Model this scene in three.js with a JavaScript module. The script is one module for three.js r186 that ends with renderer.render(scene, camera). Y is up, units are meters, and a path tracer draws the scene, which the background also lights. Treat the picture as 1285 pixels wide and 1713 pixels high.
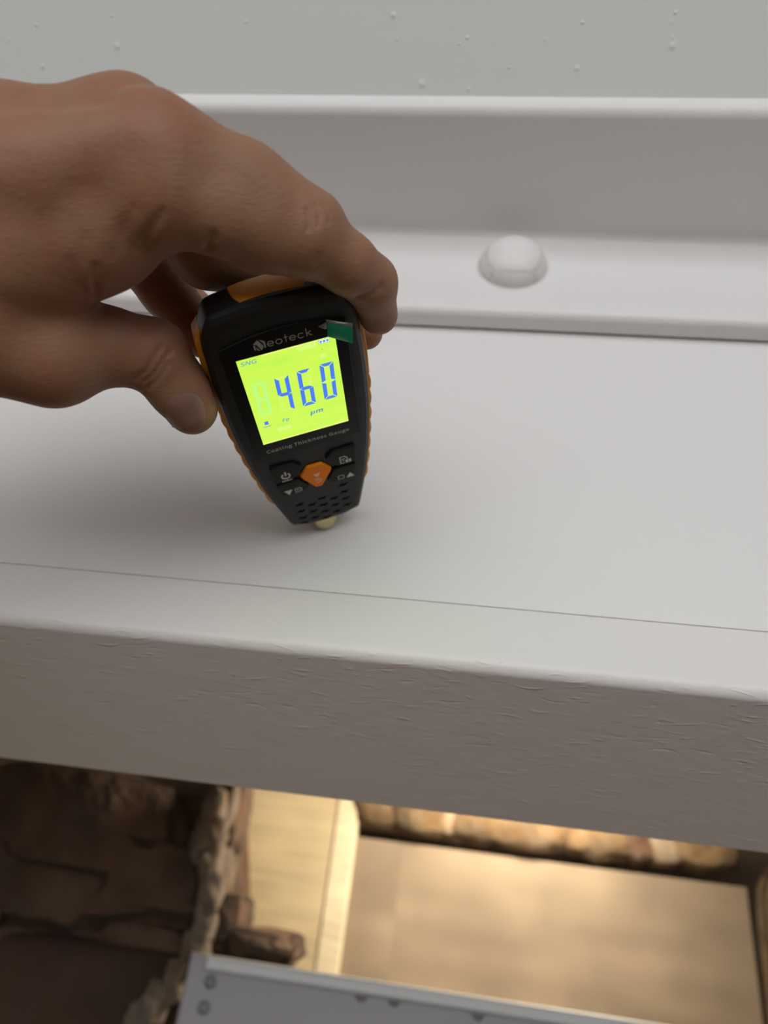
import * as THREE from 'three';
import { mergeGeometries, mergeVertices, toCreasedNormals } from 'three/addons/utils/BufferGeometryUtils.js';
import { RectAreaLightUniformsLib } from 'three/addons/lights/RectAreaLightUniformsLib.js';
import { FontLoader } from 'three/addons/loaders/FontLoader.js';
import { Brush, Evaluator, SUBTRACTION } from 'three-bvh-csg';

// ---------------------------------------------------------------- camera, light, exposure
// Lengths below are in millimetre-like units; U turns them into metres. y = 0 is the top of the flange plate, x runs along the girder, z towards the viewer.
const U = 0.00088;
const FOCAL = 1187, CX = 642.5, CY = 856.5;                       // pixels, 1285 x 1713
const V = (x, y, z) => new THREE.Vector3(x, y, z);
const RIGHT = V(0.990422, -0.058541, -0.125049), UPV = V(-0.075499, 0.528665, -0.845466), BACK = V(0.115604, 0.84681, 0.519181);
const EYE = V(69.96, 299.69, 176.23);

const scene = new THREE.Scene();
const camera = new THREE.PerspectiveCamera(2 * Math.atan(856.5 / FOCAL) * 180 / Math.PI, 1285 / 1713, 0.01, 30);
camera.position.copy(EYE).multiplyScalar(U);
camera.quaternion.setFromRotationMatrix(new THREE.Matrix4().makeBasis(RIGHT, UPV, BACK));
camera.focus = 0.227;
camera.userData.fStop = 8;

scene.background = new THREE.Color(0.02, 0.02, 0.022);
const renderer = new THREE.WebGLRenderer({ antialias: true });
renderer.toneMapping = THREE.LinearToneMapping;
renderer.toneMappingExposure = 1.0;
renderer.shadowMap.enabled = true;
RectAreaLightUniformsLib.init();

const SKYLIGHT = { x: 0.15, y: 2.0, z: -0.14, w: 3.4, d: 1.35 };
const skyLight = new THREE.RectAreaLight(new THREE.Color(0.975, 0.99, 1.0), 1.66, SKYLIGHT.w, SKYLIGHT.d);
skyLight.position.set(SKYLIGHT.x, SKYLIGHT.y - 0.03, SKYLIGHT.z);
skyLight.lookAt(SKYLIGHT.x, -5, SKYLIGHT.z);
scene.add(skyLight);

// ---------------------------------------------------------------- helpers
let seed = 7;
const rnd = () => { seed = (seed + 0x6d2b79f5) | 0; let t = Math.imul(seed ^ (seed >>> 15), 1 | seed); t = (t + Math.imul(t ^ (t >>> 7), 61 | t)) ^ t; return ((t ^ (t >>> 14)) >>> 0) / 4294967296; };
const ray = (x, y) => RIGHT.clone().multiplyScalar(x - CX).addScaledVector(UPV, CY - y).addScaledVector(BACK, -FOCAL);
const onY = (x, y, h) => { const d = ray(x, y); return EYE.clone().addScaledVector(d, (h - EYE.y) / d.y); };   // pixel -> point of the level plane y = h
const at = (x, y, depth) => EYE.clone().addScaledVector(ray(x, y), depth / FOCAL);
const smooth = (a, b, x) => { const t = Math.min(1, Math.max(0, (x - a) / (b - a))); return t * t * (3 - 2 * t); };
const hash = (x, y, z) => { let h = Math.imul(x, 374761393) ^ Math.imul(y, 668265263) ^ Math.imul(z, 2147483647); h = Math.imul(h ^ (h >>> 13), 1274126177); return ((h ^ (h >>> 16)) >>> 0) / 4294967296; };
function noise3(x, y, z, wrap = 0) {
  const xi = Math.floor(x), yi = Math.floor(y), zi = Math.floor(z), f = (t) => t * t * (3 - 2 * t), u = f(x - xi), v = f(y - yi), w = f(z - zi);
  const m = (i) => wrap ? ((i % wrap) + wrap) % wrap : i;
  let s = 0;
  for (let c = 0; c < 8; c++) { const a = c & 1, b = (c >> 1) & 1, d = c >> 2; s += hash(m(xi + a), m(yi + b), zi + d) * (a ? u : 1 - u) * (b ? v : 1 - v) * (d ? w : 1 - w); }
  return s;
}
function dataTexture(n, fn, srgb) {
  const data = new Uint8Array(n * n * 4);
  for (let y = 0; y < n; y++) for (let x = 0; x < n; x++) { const c = fn(x / n, y / n), i = (y * n + x) * 4; for (let k = 0; k < 3; k++) data[i + k] = Math.max(0, Math.min(255, 255 * (c.length ? c[k] : c))); data[i + 3] = 255; }
  const t = new THREE.DataTexture(data, n, n); t.wrapS = t.wrapT = THREE.RepeatWrapping; t.magFilter = THREE.LinearFilter; t.minFilter = THREE.LinearMipmapLinearFilter; t.generateMipmaps = true;
  if (srgb) t.colorSpace = THREE.SRGBColorSpace;
  t.needsUpdate = true; return t;
}
const tile = (t, sx, sy) => { const c = t.clone(); c.repeat.set(1 / sx, 1 / (sy ?? sx)); c.needsUpdate = true; return c; };   // uv in metres, one tile = sx by sy metres
function shadow(o) { o.castShadow = o.receiveShadow = true; return o; }
function mesh(name, geometry, material, parent, scale = U) {
  if (scale !== 1) geometry.scale(scale, scale, scale);
  const m = shadow(new THREE.Mesh(geometry, material)); m.name = name; (parent ?? scene).add(m); return m;
}
function thing(name, label, category, p = V(0, 0, 0)) {
  const g = new THREE.Group(); g.name = name; g.position.copy(p); g.userData = { label, category }; scene.add(g); return g;
}
function structure(o, label) { o.userData.kind = 'structure'; if (label) { o.userData.label = label; o.userData.category = o.name.split('_')[0]; } return o; }
function box(w, h, d, x, y, z) {
  const g = new THREE.BoxGeometry(w, h, d); g.translate(x, y, z); metreUV(g); return g;
}
function metreUV(g, k = 1) {                                        // uv in metres by the face's main direction
  g = g.index ? g : g; const p = g.attributes.position, n = g.attributes.normal, uv = new Float32Array(p.count * 2);
  for (let i = 0; i < p.count; i++) {
    const ax = Math.abs(n.getX(i)), ay = Math.abs(n.getY(i)), az = Math.abs(n.getZ(i));
    const a = ay > ax && ay > az ? [p.getX(i), p.getZ(i)] : az > ax ? [p.getX(i), p.getY(i)] : [p.getZ(i), p.getY(i)];
    uv[2 * i] = a[0] * k; uv[2 * i + 1] = a[1] * k;
  }
  g.setAttribute('uv', new THREE.BufferAttribute(uv, 2)); return g;
}
const std = (o) => new THREE.MeshStandardMaterial(o), phys = (o) => new THREE.MeshPhysicalMaterial(o);
const lin = (r, g, b) => new THREE.Color().setRGB(r, g, b);

// a profile (list of [z, y]) drawn along x
function along(profile, x0, x1, closed = true, steps = 60) {
  const pos = [], uv = [], nor = [], n = profile.length;
  let s = 0, area = 0;
  for (let i = 0; i < n; i++) { const [a, b] = profile[i], [c, d] = profile[(i + 1) % n]; area += a * d - c * b; }
  const sg = area > 0 ? 1 : -1;                                     // flat faces keep flat normals, fillets are smooth
  const face = (i) => { const [a, b] = profile[(i + n) % n], [c, d] = profile[(i + 1 + n) % n], l = Math.hypot(c - a, d - b) || 1e-9; return [sg * (d - b) / l, -sg * (c - a) / l, l]; };
  const corner = (i, own) => { const f = face(own), o = face(i === own ? own - 1 : own + 1); if (f[0] * o[0] + f[1] * o[1] < 0.85) return f; const w = f[2] > 8 * o[2] ? [1, 0] : o[2] > 8 * f[2] ? [0, 1] : [f[2], o[2]], x = f[0] * w[0] + o[0] * w[1], y = f[1] * w[0] + o[1] * w[1], l = Math.hypot(x, y); return [x / l, y / l]; };
  for (let i = 0; i < (closed ? n : n - 1); i++) {
    const [za, ya] = profile[i], [zb, yb] = profile[(i + 1) % n], l = Math.hypot(zb - za, yb - ya), na = corner(i, i), nb = corner(i + 1, i);
    for (let k = 0; k < steps; k++) {
      const a = x0 + (x1 - x0) * k / steps, b = x0 + (x1 - x0) * (k + 1) / steps;
      pos.push(a, ya, za, b, ya, za, b, yb, zb, a, ya, za, b, yb, zb, a, yb, zb);
      uv.push(a, s, b, s, b, s + l, a, s, b, s + l, a, s + l);
      for (const q of [na, na, nb, na, nb, nb]) nor.push(0, q[1], q[0]);
    }
    s += l;
  }
  if (closed) {
    const tri = THREE.ShapeUtils.triangulateShape(profile.map(([z, y]) => new THREE.Vector2(z, y)), []);
    for (const [x, flip] of [[x0, 0], [x1, 1]]) for (const t of tri) for (const j of flip ? [t[0], t[2], t[1]] : t) { pos.push(x, profile[j][1], profile[j][0]); nor.push(flip ? 1 : -1, 0, 0); uv.push(profile[j][0], profile[j][1]); }
  }
  let g = new THREE.BufferGeometry();
  g.setAttribute('position', new THREE.Float32BufferAttribute(pos, 3));
  g.setAttribute('uv', new THREE.Float32BufferAttribute(uv.map((v) => v * U), 2));
  g.setAttribute('normal', new THREE.Float32BufferAttribute(nor, 3)); return g;
}
function roundCorners(points, radii, seg = 5) {                     // points [z, y] with a fillet radius each
  const out = [], n = points.length;
  points.forEach((p, i) => {
    const r = radii[i]; if (!r) { out.push(p); return; }
    const a = points[(i + n - 1) % n], b = points[(i + 1) % n];
    const u = new THREE.Vector2(a[0] - p[0], a[1] - p[1]).normalize(), v = new THREE.Vector2(b[0] - p[0], b[1] - p[1]).normalize();
    const half = Math.acos(Math.max(-1, Math.min(1, u.dot(v)))) / 2, t = r / Math.tan(half);
    const P0 = [p[0] + u.x * t, p[1] + u.y * t], P1 = [p[0] + v.x * t, p[1] + v.y * t];
    const m = u.clone().add(v).normalize().multiplyScalar(r / Math.sin(half)), c = [p[0] + m.x, p[1] + m.y];
    let a0 = Math.atan2(P0[1] - c[1], P0[0] - c[0]), a1 = Math.atan2(P1[1] - c[1], P1[0] - c[0]);
    while (a1 - a0 > Math.PI) a1 -= 2 * Math.PI; while (a1 - a0 < -Math.PI) a1 += 2 * Math.PI;
    for (let k = 0; k <= seg; k++) { const q = a0 + (a1 - a0) * k / seg; out.push([c[0] + r * Math.cos(q), c[1] + r * Math.sin(q)]); }
  });
  return out;
}

// ---------------------------------------------------------------- textures
const fbm = (x, y, f, o, z = 0) => { let s = 0, a = 0.5, t = 0; for (let i = 0; i < o; i++) { s += a * noise3(x * f, y * f, z + i * 7, f); t += a; a *= 0.5; f *= 2; } return s / t; };
const blobs = Array.from({ length: 130 }, () => [rnd(), rnd(), 0.0016 + 0.005 * rnd() ** 3, 0.15 + 0.45 * rnd()]);
const tPaint = dataTexture(512, (x, y) => 0.35 + 0.25 * (fbm(x, y, 8, 4) - 0.5) + 0.05 * (fbm(x, y, 90, 2, 40) - 0.5));
const tBlobs = dataTexture(1024, (x, y) => {
  let s = 0.2 + 0.16 * (fbm(x, y, 7, 4) - 0.5) + 0.02 * fbm(x, y, 120, 2, 9);
  for (const [bx, by, r, h] of blobs) { let dx = Math.abs(x - bx), dy = Math.abs(y - by); dx = Math.min(dx, 1 - dx); dy = Math.min(dy, 1 - dy); const d = (dx * dx + dy * dy) / (r * r); if (d < 6) s += 0.6 * h * Math.exp(-d); }
  return s;
});
const strokes = (() => {                                            // short raised brush marks left in the paint
  const n = 1024, h = new Float32Array(n * n);
  for (let s = 0; s < 620; s++) {
    const cx = rnd() * n, cy = rnd() * n, len = 5 + 26 * rnd() ** 2, w = 1.2 + 2.2 * rnd(), a = (rnd() - 0.5) * 0.5, up = (rnd() < 0.8 ? 1 : -1) * (0.12 + 0.5 * rnd() ** 2), c = Math.cos(a), d = Math.sin(a), bend = (rnd() - 0.5) * 0.02;
    for (let y = -Math.ceil(len * 0.6 + 3 * w); y <= len * 0.6 + 3 * w; y++) for (let x = -Math.ceil(2.4 * len); x <= 2.4 * len; x++) {
      const u = c * x + d * y, v = -d * x + c * y + bend * u * u, e = (u / len) ** 2 + (v / w) ** 2; if (e > 6) continue;
      h[(((cy + y) & 1023) * n) + ((cx + x) & 1023)] += up * Math.exp(-e);
    }
  }
  return (x, y) => h[Math.min(1023, Math.round(y * n)) * n + Math.min(1023, Math.round(x * n))];
})();
const tBrush = dataTexture(1024, (x, y) => 0.3 + 0.42 * strokes(x, y) + 0.22 * (fbm(x, y, 9, 4) - 0.5) + 0.1 * (fbm(x, y, 70, 3, 30) - 0.5));
const tDirt = dataTexture(512, (x, y) => { const a = fbm(x, y, 4, 5), b = fbm(x, y, 9, 4, 33), k = 0.5 + 0.6 * a; return [k, k * (0.96 - 0.12 * b), k * (0.92 - 0.25 * b)]; }, true);
const tPine = dataTexture(512, (x, y) => { const g = noise3(x * 4, y * 60, 2, 60), a = fbm(x, y, 3, 3), k = 0.84 + 0.1 * g + 0.14 * (a - 0.5); return [k, k * 0.94, k * 0.83]; }, true);
const tBoard = dataTexture(512, (x, y) => { const g = noise3(x * 6, y * 24, 2, 24), a = fbm(x, y, 4, 4, 50), k = 0.5 + 0.07 * g + 0.22 * (a - 0.5); return [k, k * 0.88, k * 0.74]; }, true);
const tBump = dataTexture(512, (x, y) => fbm(x, y, 8, 5, 12));

const M = {
  paint: phys({ color: lin(0.795, 0.785, 0.785), roughness: 0.42, bumpMap: tile(tPaint, 0.2), bumpScale: 0.0012 }),
  paintWeb: phys({ color: lin(0.77, 0.80, 0.79), roughness: 0.45, bumpMap: tile(tBlobs, 0.26), bumpScale: 0.0012 }),
  paintBar: phys({ color: lin(0.80, 0.78, 0.768), roughness: 0.42, bumpMap: tile(tBrush, 0.17, 0.17), bumpScale: 0.0010 }),
  black: phys({ color: lin(0.012, 0.012, 0.0125), roughness: 0.45, specularIntensity: 0.6 }),
  blackSoft: phys({ color: lin(0.006, 0.006, 0.0065), roughness: 0.55, specularIntensity: 0.5 }),
  panel: phys({ color: lin(0.006, 0.006, 0.006), roughness: 0.3, specularIntensity: 0.35 }),
  orange: phys({ color: lin(0.78, 0.32, 0.010), roughness: 0.5 }),
  orangeKey: phys({ color: lin(0.95, 0.26, 0.01), roughness: 0.6, specularIntensity: 0.4 }),
  printGrey: std({ color: lin(0.34, 0.34, 0.34), roughness: 0.6 }),
  printWhite: std({ color: lin(0.62, 0.62, 0.62), roughness: 0.6 }),
  brass: phys({ color: lin(0.60, 0.52, 0.30), roughness: 0.22, metalness: 1 }),
  green: phys({ color: lin(0.006, 0.33, 0.19), roughness: 0.25, side: THREE.DoubleSide }),
  film: phys({ color: lin(1, 1, 1), roughness: 0.08, transmission: 0.9, thickness: 0, side: THREE.DoubleSide }),
};

// ---------------------------------------------------------------- the room
const plaster = std({ color: lin(0.47, 0.37, 0.26), roughness: 0.9, bumpMap: tile(tBump, 0.5), bumpScale: 0.004 });
const concrete = std({ color: lin(0.26, 0.24, 0.22), roughness: 0.9, map: tile(tDirt, 0.8), bumpMap: tile(tBump, 0.4), bumpScale: 0.004 });
const FLOOR = -1.16, CEIL = 2.0, X0 = -2.4, X1 = 2.8, Z0 = -2.2, Z1 = 2.0, T = 0.12;
structure(mesh('floor', box(X1 - X0, T, Z1 - Z0, (X0 + X1) / 2, FLOOR - T / 2, (Z0 + Z1) / 2), concrete, null, 1), 'dark bare concrete floor far below the white girder');
structure(mesh('wall_left', box(T, CEIL - FLOOR, Z1 - Z0, X0 - T / 2, (CEIL + FLOOR) / 2, (Z0 + Z1) / 2), plaster, null, 1), 'bare grey plaster wall at the left');
structure(mesh('wall_right', box(T, CEIL - FLOOR, Z1 - Z0, X1 + T / 2, (CEIL + FLOOR) / 2, (Z0 + Z1) / 2), plaster, null, 1), 'bare grey plaster wall at the right');
structure(mesh('wall_back', box(X1 - X0 + 2 * T, CEIL - FLOOR, T, (X0 + X1) / 2, (CEIL + FLOOR) / 2, Z0 - T / 2), plaster, null, 1), 'bare grey plaster wall beyond the girder');
structure(mesh('wall_front', box(X1 - X0 + 2 * T, CEIL - FLOOR, T, (X0 + X1) / 2, (CEIL + FLOOR) / 2, Z1 + T / 2), plaster, null, 1), 'bare grey plaster wall facing the girder');
{
  const { x, z, w, d } = SKYLIGHT, a = x - w / 2, b = x + w / 2, c = z - d / 2, e = z + d / 2, y = CEIL + T / 2;
  structure(mesh('ceiling', mergeGeometries([
    box(a - X0 + T, T, Z1 - Z0 + 2 * T, (X0 - T + a) / 2, y, (Z0 + Z1) / 2), box(X1 - b + T, T, Z1 - Z0 + 2 * T, (X1 + T + b) / 2, y, (Z0 + Z1) / 2),
    box(w, T, c - Z0 + T, x, y, (Z0 - T + c) / 2), box(w, T, Z1 - e + T, x, y, (Z1 + T + e) / 2)]), plaster, null, 1), 'plaster ceiling with a large roof light');
  const g = new THREE.Group(); g.name = 'window_1'; g.position.set(x, CEIL, z); scene.add(g); structure(g, 'milky roof light letting daylight in from above');
  mesh('pane', box(w, 0.012, d, 0, 0.03, 0), std({ color: lin(0.8, 0.8, 0.8), emissive: lin(0.975, 0.99, 1), emissiveIntensity: 0.9, roughness: 0.4 }), g, 1);
}

// ---------------------------------------------------------------- the girder
const girder = thing('riveted_girder', 'white painted riveted steel girder with rough brushed paint and a raised front lip', 'girder');
const ZB = 39, ZG = -137, ZL = -203, LEG = 10, THK = 13, GAP = 1.6, XA = -1000, XB = 1000;
const ZW = ZL - LEG;                                               // face of the web
mesh('flange_plate', along(roundCorners([[ZB - 0.4, 0], [ZW - 120, 0], [ZW - 120, -16], [ZB - 0.4, -16]], [0.3, 1, 1, 0]), XA, XB), M.paint, girder);
const SLOPE = Math.tan(33 * Math.PI / 180);
mesh('web_plate', along(roundCorners([[ZW, 0.2], [ZW, 93], [ZW - 380 * SLOPE, 473], [ZW - 380 * SLOPE - 14, 473], [ZW - 13, 96], [ZW - 13, 0.2]], [0, 4, 2, 2, 0, 0]), XA, XB), M.paintWeb, girder);
mesh('angle_iron', along(roundCorners([[ZG, GAP], [ZG, THK + GAP], [ZL, THK + GAP], [ZL, 94], [ZW, 94], [ZW, 0.3], [ZG - 28, 0.3], [ZG - 28, GAP]], [1.2, 5, 6, 6.5, 0, 0, 0, 0], 6), XA, XB), M.paint, girder);
{ // rivet head with the paint fillet round its foot
  const pr = []; for (let i = 0; i <= 14; i++) { const a = i / 14 * Math.PI / 2; pr.push(new THREE.Vector2(19.6 * Math.sin(a), 14.2 * Math.cos(a) + 1.2)); }
  pr.push(new THREE.Vector2(20.1, 0.5), new THREE.Vector2(21.2, 0.1), new THREE.Vector2(21.6, -0.4));
  const g = new THREE.LatheGeometry(pr.reverse(), 48); g.translate(86, THK + GAP, -176.5); metreUV(g, U);
  mesh('rivet_head', g, M.paint, girder);
}
{ // front lip: a flat bar leaning outwards, its inner face rising towards the viewer
  const a = 15 * Math.PI / 180, A = [ZB, 0.7], B = [ZB + 33.1 * Math.cos(a), 33.1 * Math.sin(a) + 0.4], d = [143.8 * Math.sin(a), -143.8 * Math.cos(a)];
  mesh('edge_bar', along(roundCorners([A, B, [B[0] + d[0], B[1] + d[1]], [A[0] + d[0], A[1] + d[1]]].reverse(), [3, 1.5, 5.5, 0.6], 6), XA, XB, true, 80), M.paintBar, girder);
}

// ---------------------------------------------------------------- the gauge
const TH = 24.81 * Math.PI / 180;
const gauge = thing('coating_thickness_gauge', 'black and orange handheld gauge with lime display reading 460, standing on white plate', 'gauge');
gauge.rotation.y = TH;
const OX = 1, OY = 103, OZ = 8;                                     // face coordinates (u, v, n) -> local
const part = (name, g, m, parent) => { g.translate(OX, OY, OZ); return mesh(name, g, m, parent ?? gauge); };
const outlineHalf = [[0, 43], [8, 42.8], [15, 42.1], [20.5, 41.2], [23, 39.6], [25.2, 35.2], [26.8, 29.5], [27.4, 20], [28, 5], [27.8, -15], [26.8, -30], [25.5, -43], [23.5, -57], [21.2, -69], [19.2, -78], [17.4, -86], [16.4, -88.6], [9, -91.2], [0, -92]];
function outlineShape(grow = 0) {
  const right = new THREE.SplineCurve(outlineHalf.slice(0, 16).map(([x, y]) => new THREE.Vector2(x, y))).getPoints(70);
  const pts = [...right, ...outlineHalf.slice(16).map(([x, y]) => new THREE.Vector2(x, y))];
  const all = [...pts, ...pts.slice(1, -1).reverse().map((p) => new THREE.Vector2(-p.x, p.y))];
  return new THREE.Shape(all.map((p) => new THREE.Vector2(p.x + Math.sign(p.x) * grow, p.y)).reverse());
}
function taper(g) {                                                // the body gets thinner towards the probe
  const p = g.attributes.position;
  for (let i = 0; i < p.count; i++) p.setZ(i, p.getZ(i) * (1 - 0.4 * smooth(-30, -92, p.getY(i)) * (p.getY(i) < -30 ? 1 : 0)));
  return g;
}
const sink = (v, z) => 0.042 * Math.max(0, -z - 9) ** 2 * (v > 12 ? smooth(12, 40, v) : 0);   // the rounded top falls away to the back
const down = (v) => 1 - 0.4 * (v < -30 ? smooth(30, 92, -v) : 0);
function shell(zFront, zBack, bevelFront, bevelBack) {
  const d = zFront - zBack, b = 4.2;
  const g = new THREE.ExtrudeGeometry(outlineShape(), { depth: d - bevelFront - bevelBack, bevelEnabled: true, bevelSize: b, bevelThickness: 1, bevelOffset: -b, bevelSegments: 3, curveSegments: 4 });
  const p = g.attributes.position;                                  // extrude puts bevels at both ends, 1 thick each: stretch them to what is asked
  for (let i = 0; i < p.count; i++) { let z = p.getZ(i); const top = d - bevelFront - bevelBack; z = z > top ? zFront - bevelFront + (z - top) * bevelFront : z < 0 ? zBack + bevelBack + z * bevelBack : zBack + bevelBack + z; p.setZ(i, z); }
  for (let i = 0; i < p.count; i++) { const v = p.getY(i), z = p.getZ(i); p.setZ(i, z * down(v)); p.setY(i, v - sink(v, z)); }
  g.deleteAttribute('uv'); g.deleteAttribute('normal');
  return mergeVertices(g, 1e-4);
}
{
  // front shell with the pressed grip pits cut in
  const s = shell(0, -12.5, 3.4, 0.05); s.computeVertexNormals();
  const pits = [];
  const cell = new THREE.Shape([[-2.5, -0.5], [-0.9, 0.9], [0.6, 0.5], [2.5, 0.9], [0.9, -0.9], [-0.6, -0.5]].map(([x, y]) => new THREE.Vector2(x, y * 1.3)));
  for (const [u, vs] of [[-10.6, [-71.6, -77.2, -82.8, -87.2]], [-5.3, [-74.4, -80, -85.6]], [0, [-71.6, -77.2, -82.8, -88.2]], [5.3, [-74.4, -80, -85.6]], [10.6, [-66, -71.6, -77.2, -82.8]]])
    for (const v of vs) { const c = new THREE.ExtrudeGeometry(cell, { depth: 4, bevelEnabled: false }); c.deleteAttribute('uv'); c.translate(u, v, -1.1); pits.push(c); }
  const A = new Brush(s), B = new Brush(mergeVertices(mergeGeometries(pits), 1e-5)); B.geometry.computeVertexNormals();
  const ev = new Evaluator(); ev.useGroups = false; ev.attributes = ['position', 'normal'];
  const r = ev.evaluate(A, B, SUBTRACTION).geometry; r.clearGroups();
  part('front_shell', toCreasedNormals(r.index ? r.toNonIndexed() : r, 0.22), M.black);
  part('back_shell', toCreasedNormals(shell(-12.9, -26, 0.05, 3.4).toNonIndexed(), 0.22), M.black);
}
function halfWidth(v) { const o = outlineHalf; for (let i = 0; i < o.length - 1; i++) if (v <= o[i][1] && v >= o[i + 1][1]) return o[i][0] + (o[i + 1][0] - o[i][0]) * (v - o[i][1]) / (o[i + 1][1] - o[i][1] || 1); return 16; }
for (const s of [-1, 1]) { // orange rubber side grips with scalloped lower half
  const outer = [], inner = [];
  for (let i = 0; i <= 150; i++) {
    const v = 33 - 108 * i / 150, e = smooth(0, 6, i) * smooth(150, 143, i);
    const scallop = v < -8 ? 0.65 * Math.abs(Math.sin((v + 8) / 4.6 * Math.PI / 2)) : 0.35;
    outer.push(new THREE.Vector2(s * (halfWidth(v) + e * (1.2 + scallop)), v)); inner.push(new THREE.Vector2(s * (halfWidth(v) - 2.5), v));
  }
  const g = new THREE.ExtrudeGeometry(new THREE.Shape([...outer, ...inner.reverse()]), { depth: 11.4, bevelEnabled: true, bevelSize: 0.5, bevelThickness: 0.8, bevelSegments: 2 });
  g.translate(0, 0, -18.8); const p = g.attributes.position; for (let i = 0; i < p.count; i++) p.setY(i, p.getY(i) - sink(p.getY(i), p.getZ(i))); for (let i = 0; i < p.count; i++) p.setZ(i, p.getZ(i) * down(p.getY(i)));
  g.deleteAttribute('uv');
  const m = part('side_grip', toCreasedNormals(mergeVertices(g, 1e-4).toNonIndexed(), 0.6), M.orange); m.userData.label = 'orange rubber side grip';
}
{ // orange inlay bent over the top
  const pos = [], idx = [], nx = 24, nz = 4, top = (x) => 42.75 - 0.0035 * x * x - 0.0000135 * x ** 4;
  const outl = (t) => 13.2 - 2.6 * (1 - t) ** 3;
  for (const lift of [0.7, -1.2]) for (let j = 0; j <= nz; j++) for (let i = 0; i <= nx; i++) { const x = (i / nx * 2 - 1) * outl(j / nz), z = -4.6 - 11 * j / nz + 0.004 * x * x; pos.push(x, top(x) + lift - 0.3 * (j === 0) - sink(40, z), z); }
  const W = nx + 1, L = W * (nz + 1);
  for (let j = 0; j < nz; j++) for (let i = 0; i < nx; i++) { const a = j * W + i; idx.push(a, a + 1, a + W, a + 1, a + W + 1, a + W, a + L, a + W + L, a + 1 + L, a + 1 + L, a + W + L, a + W + 1 + L); }
  const side = (a, b) => idx.push(a, a + L, b, b, a + L, b + L);
  for (let i = 0; i < nx; i++) { side(i, i + 1); side(nz * W + i + 1, nz * W + i); }
  for (let j = 0; j < nz; j++) { side((j + 1) * W, j * W); side(j * W + nx, (j + 1) * W + nx); }
  const g = new THREE.BufferGeometry(); g.setAttribute('position', new THREE.Float32BufferAttribute(pos, 3)); g.setIndex(idx);
  part('top_inlay', toCreasedNormals(g.toNonIndexed(), 0.6), M.orange).userData.label = 'orange inlay on the rounded top';
}
const flat = (pts) => new THREE.Shape(pts.map(([x, y]) => new THREE.Vector2(x, y)));
const slab = (shape, z, t, bevel = 0) => {
  const g = new THREE.ExtrudeGeometry(shape, { depth: t - bevel, bevelEnabled: bevel > 0, bevelSize: bevel, bevelOffset: -bevel, bevelThickness: bevel, bevelSegments: 2, curveSegments: 10 }); g.translate(0, 0, z); g.deleteAttribute('uv');
  return toCreasedNormals(g.index ? g.toNonIndexed() : g, 0.25);
};
// display window: a glossy black pane with an arched top, set in a groove
const arch = []; for (let i = 0; i <= 16; i++) { const x = 22 - 44 * i / 16; arch.push([x, 32.6 - 3.6 * (x / 22) ** 2]); }
const win = part('display_window', slab(flat([[-22, -32.4], [22, -32.4], ...arch]), -0.4, 1.0, 0.25), M.panel);
win.userData.label = 'glossy black display window';
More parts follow.
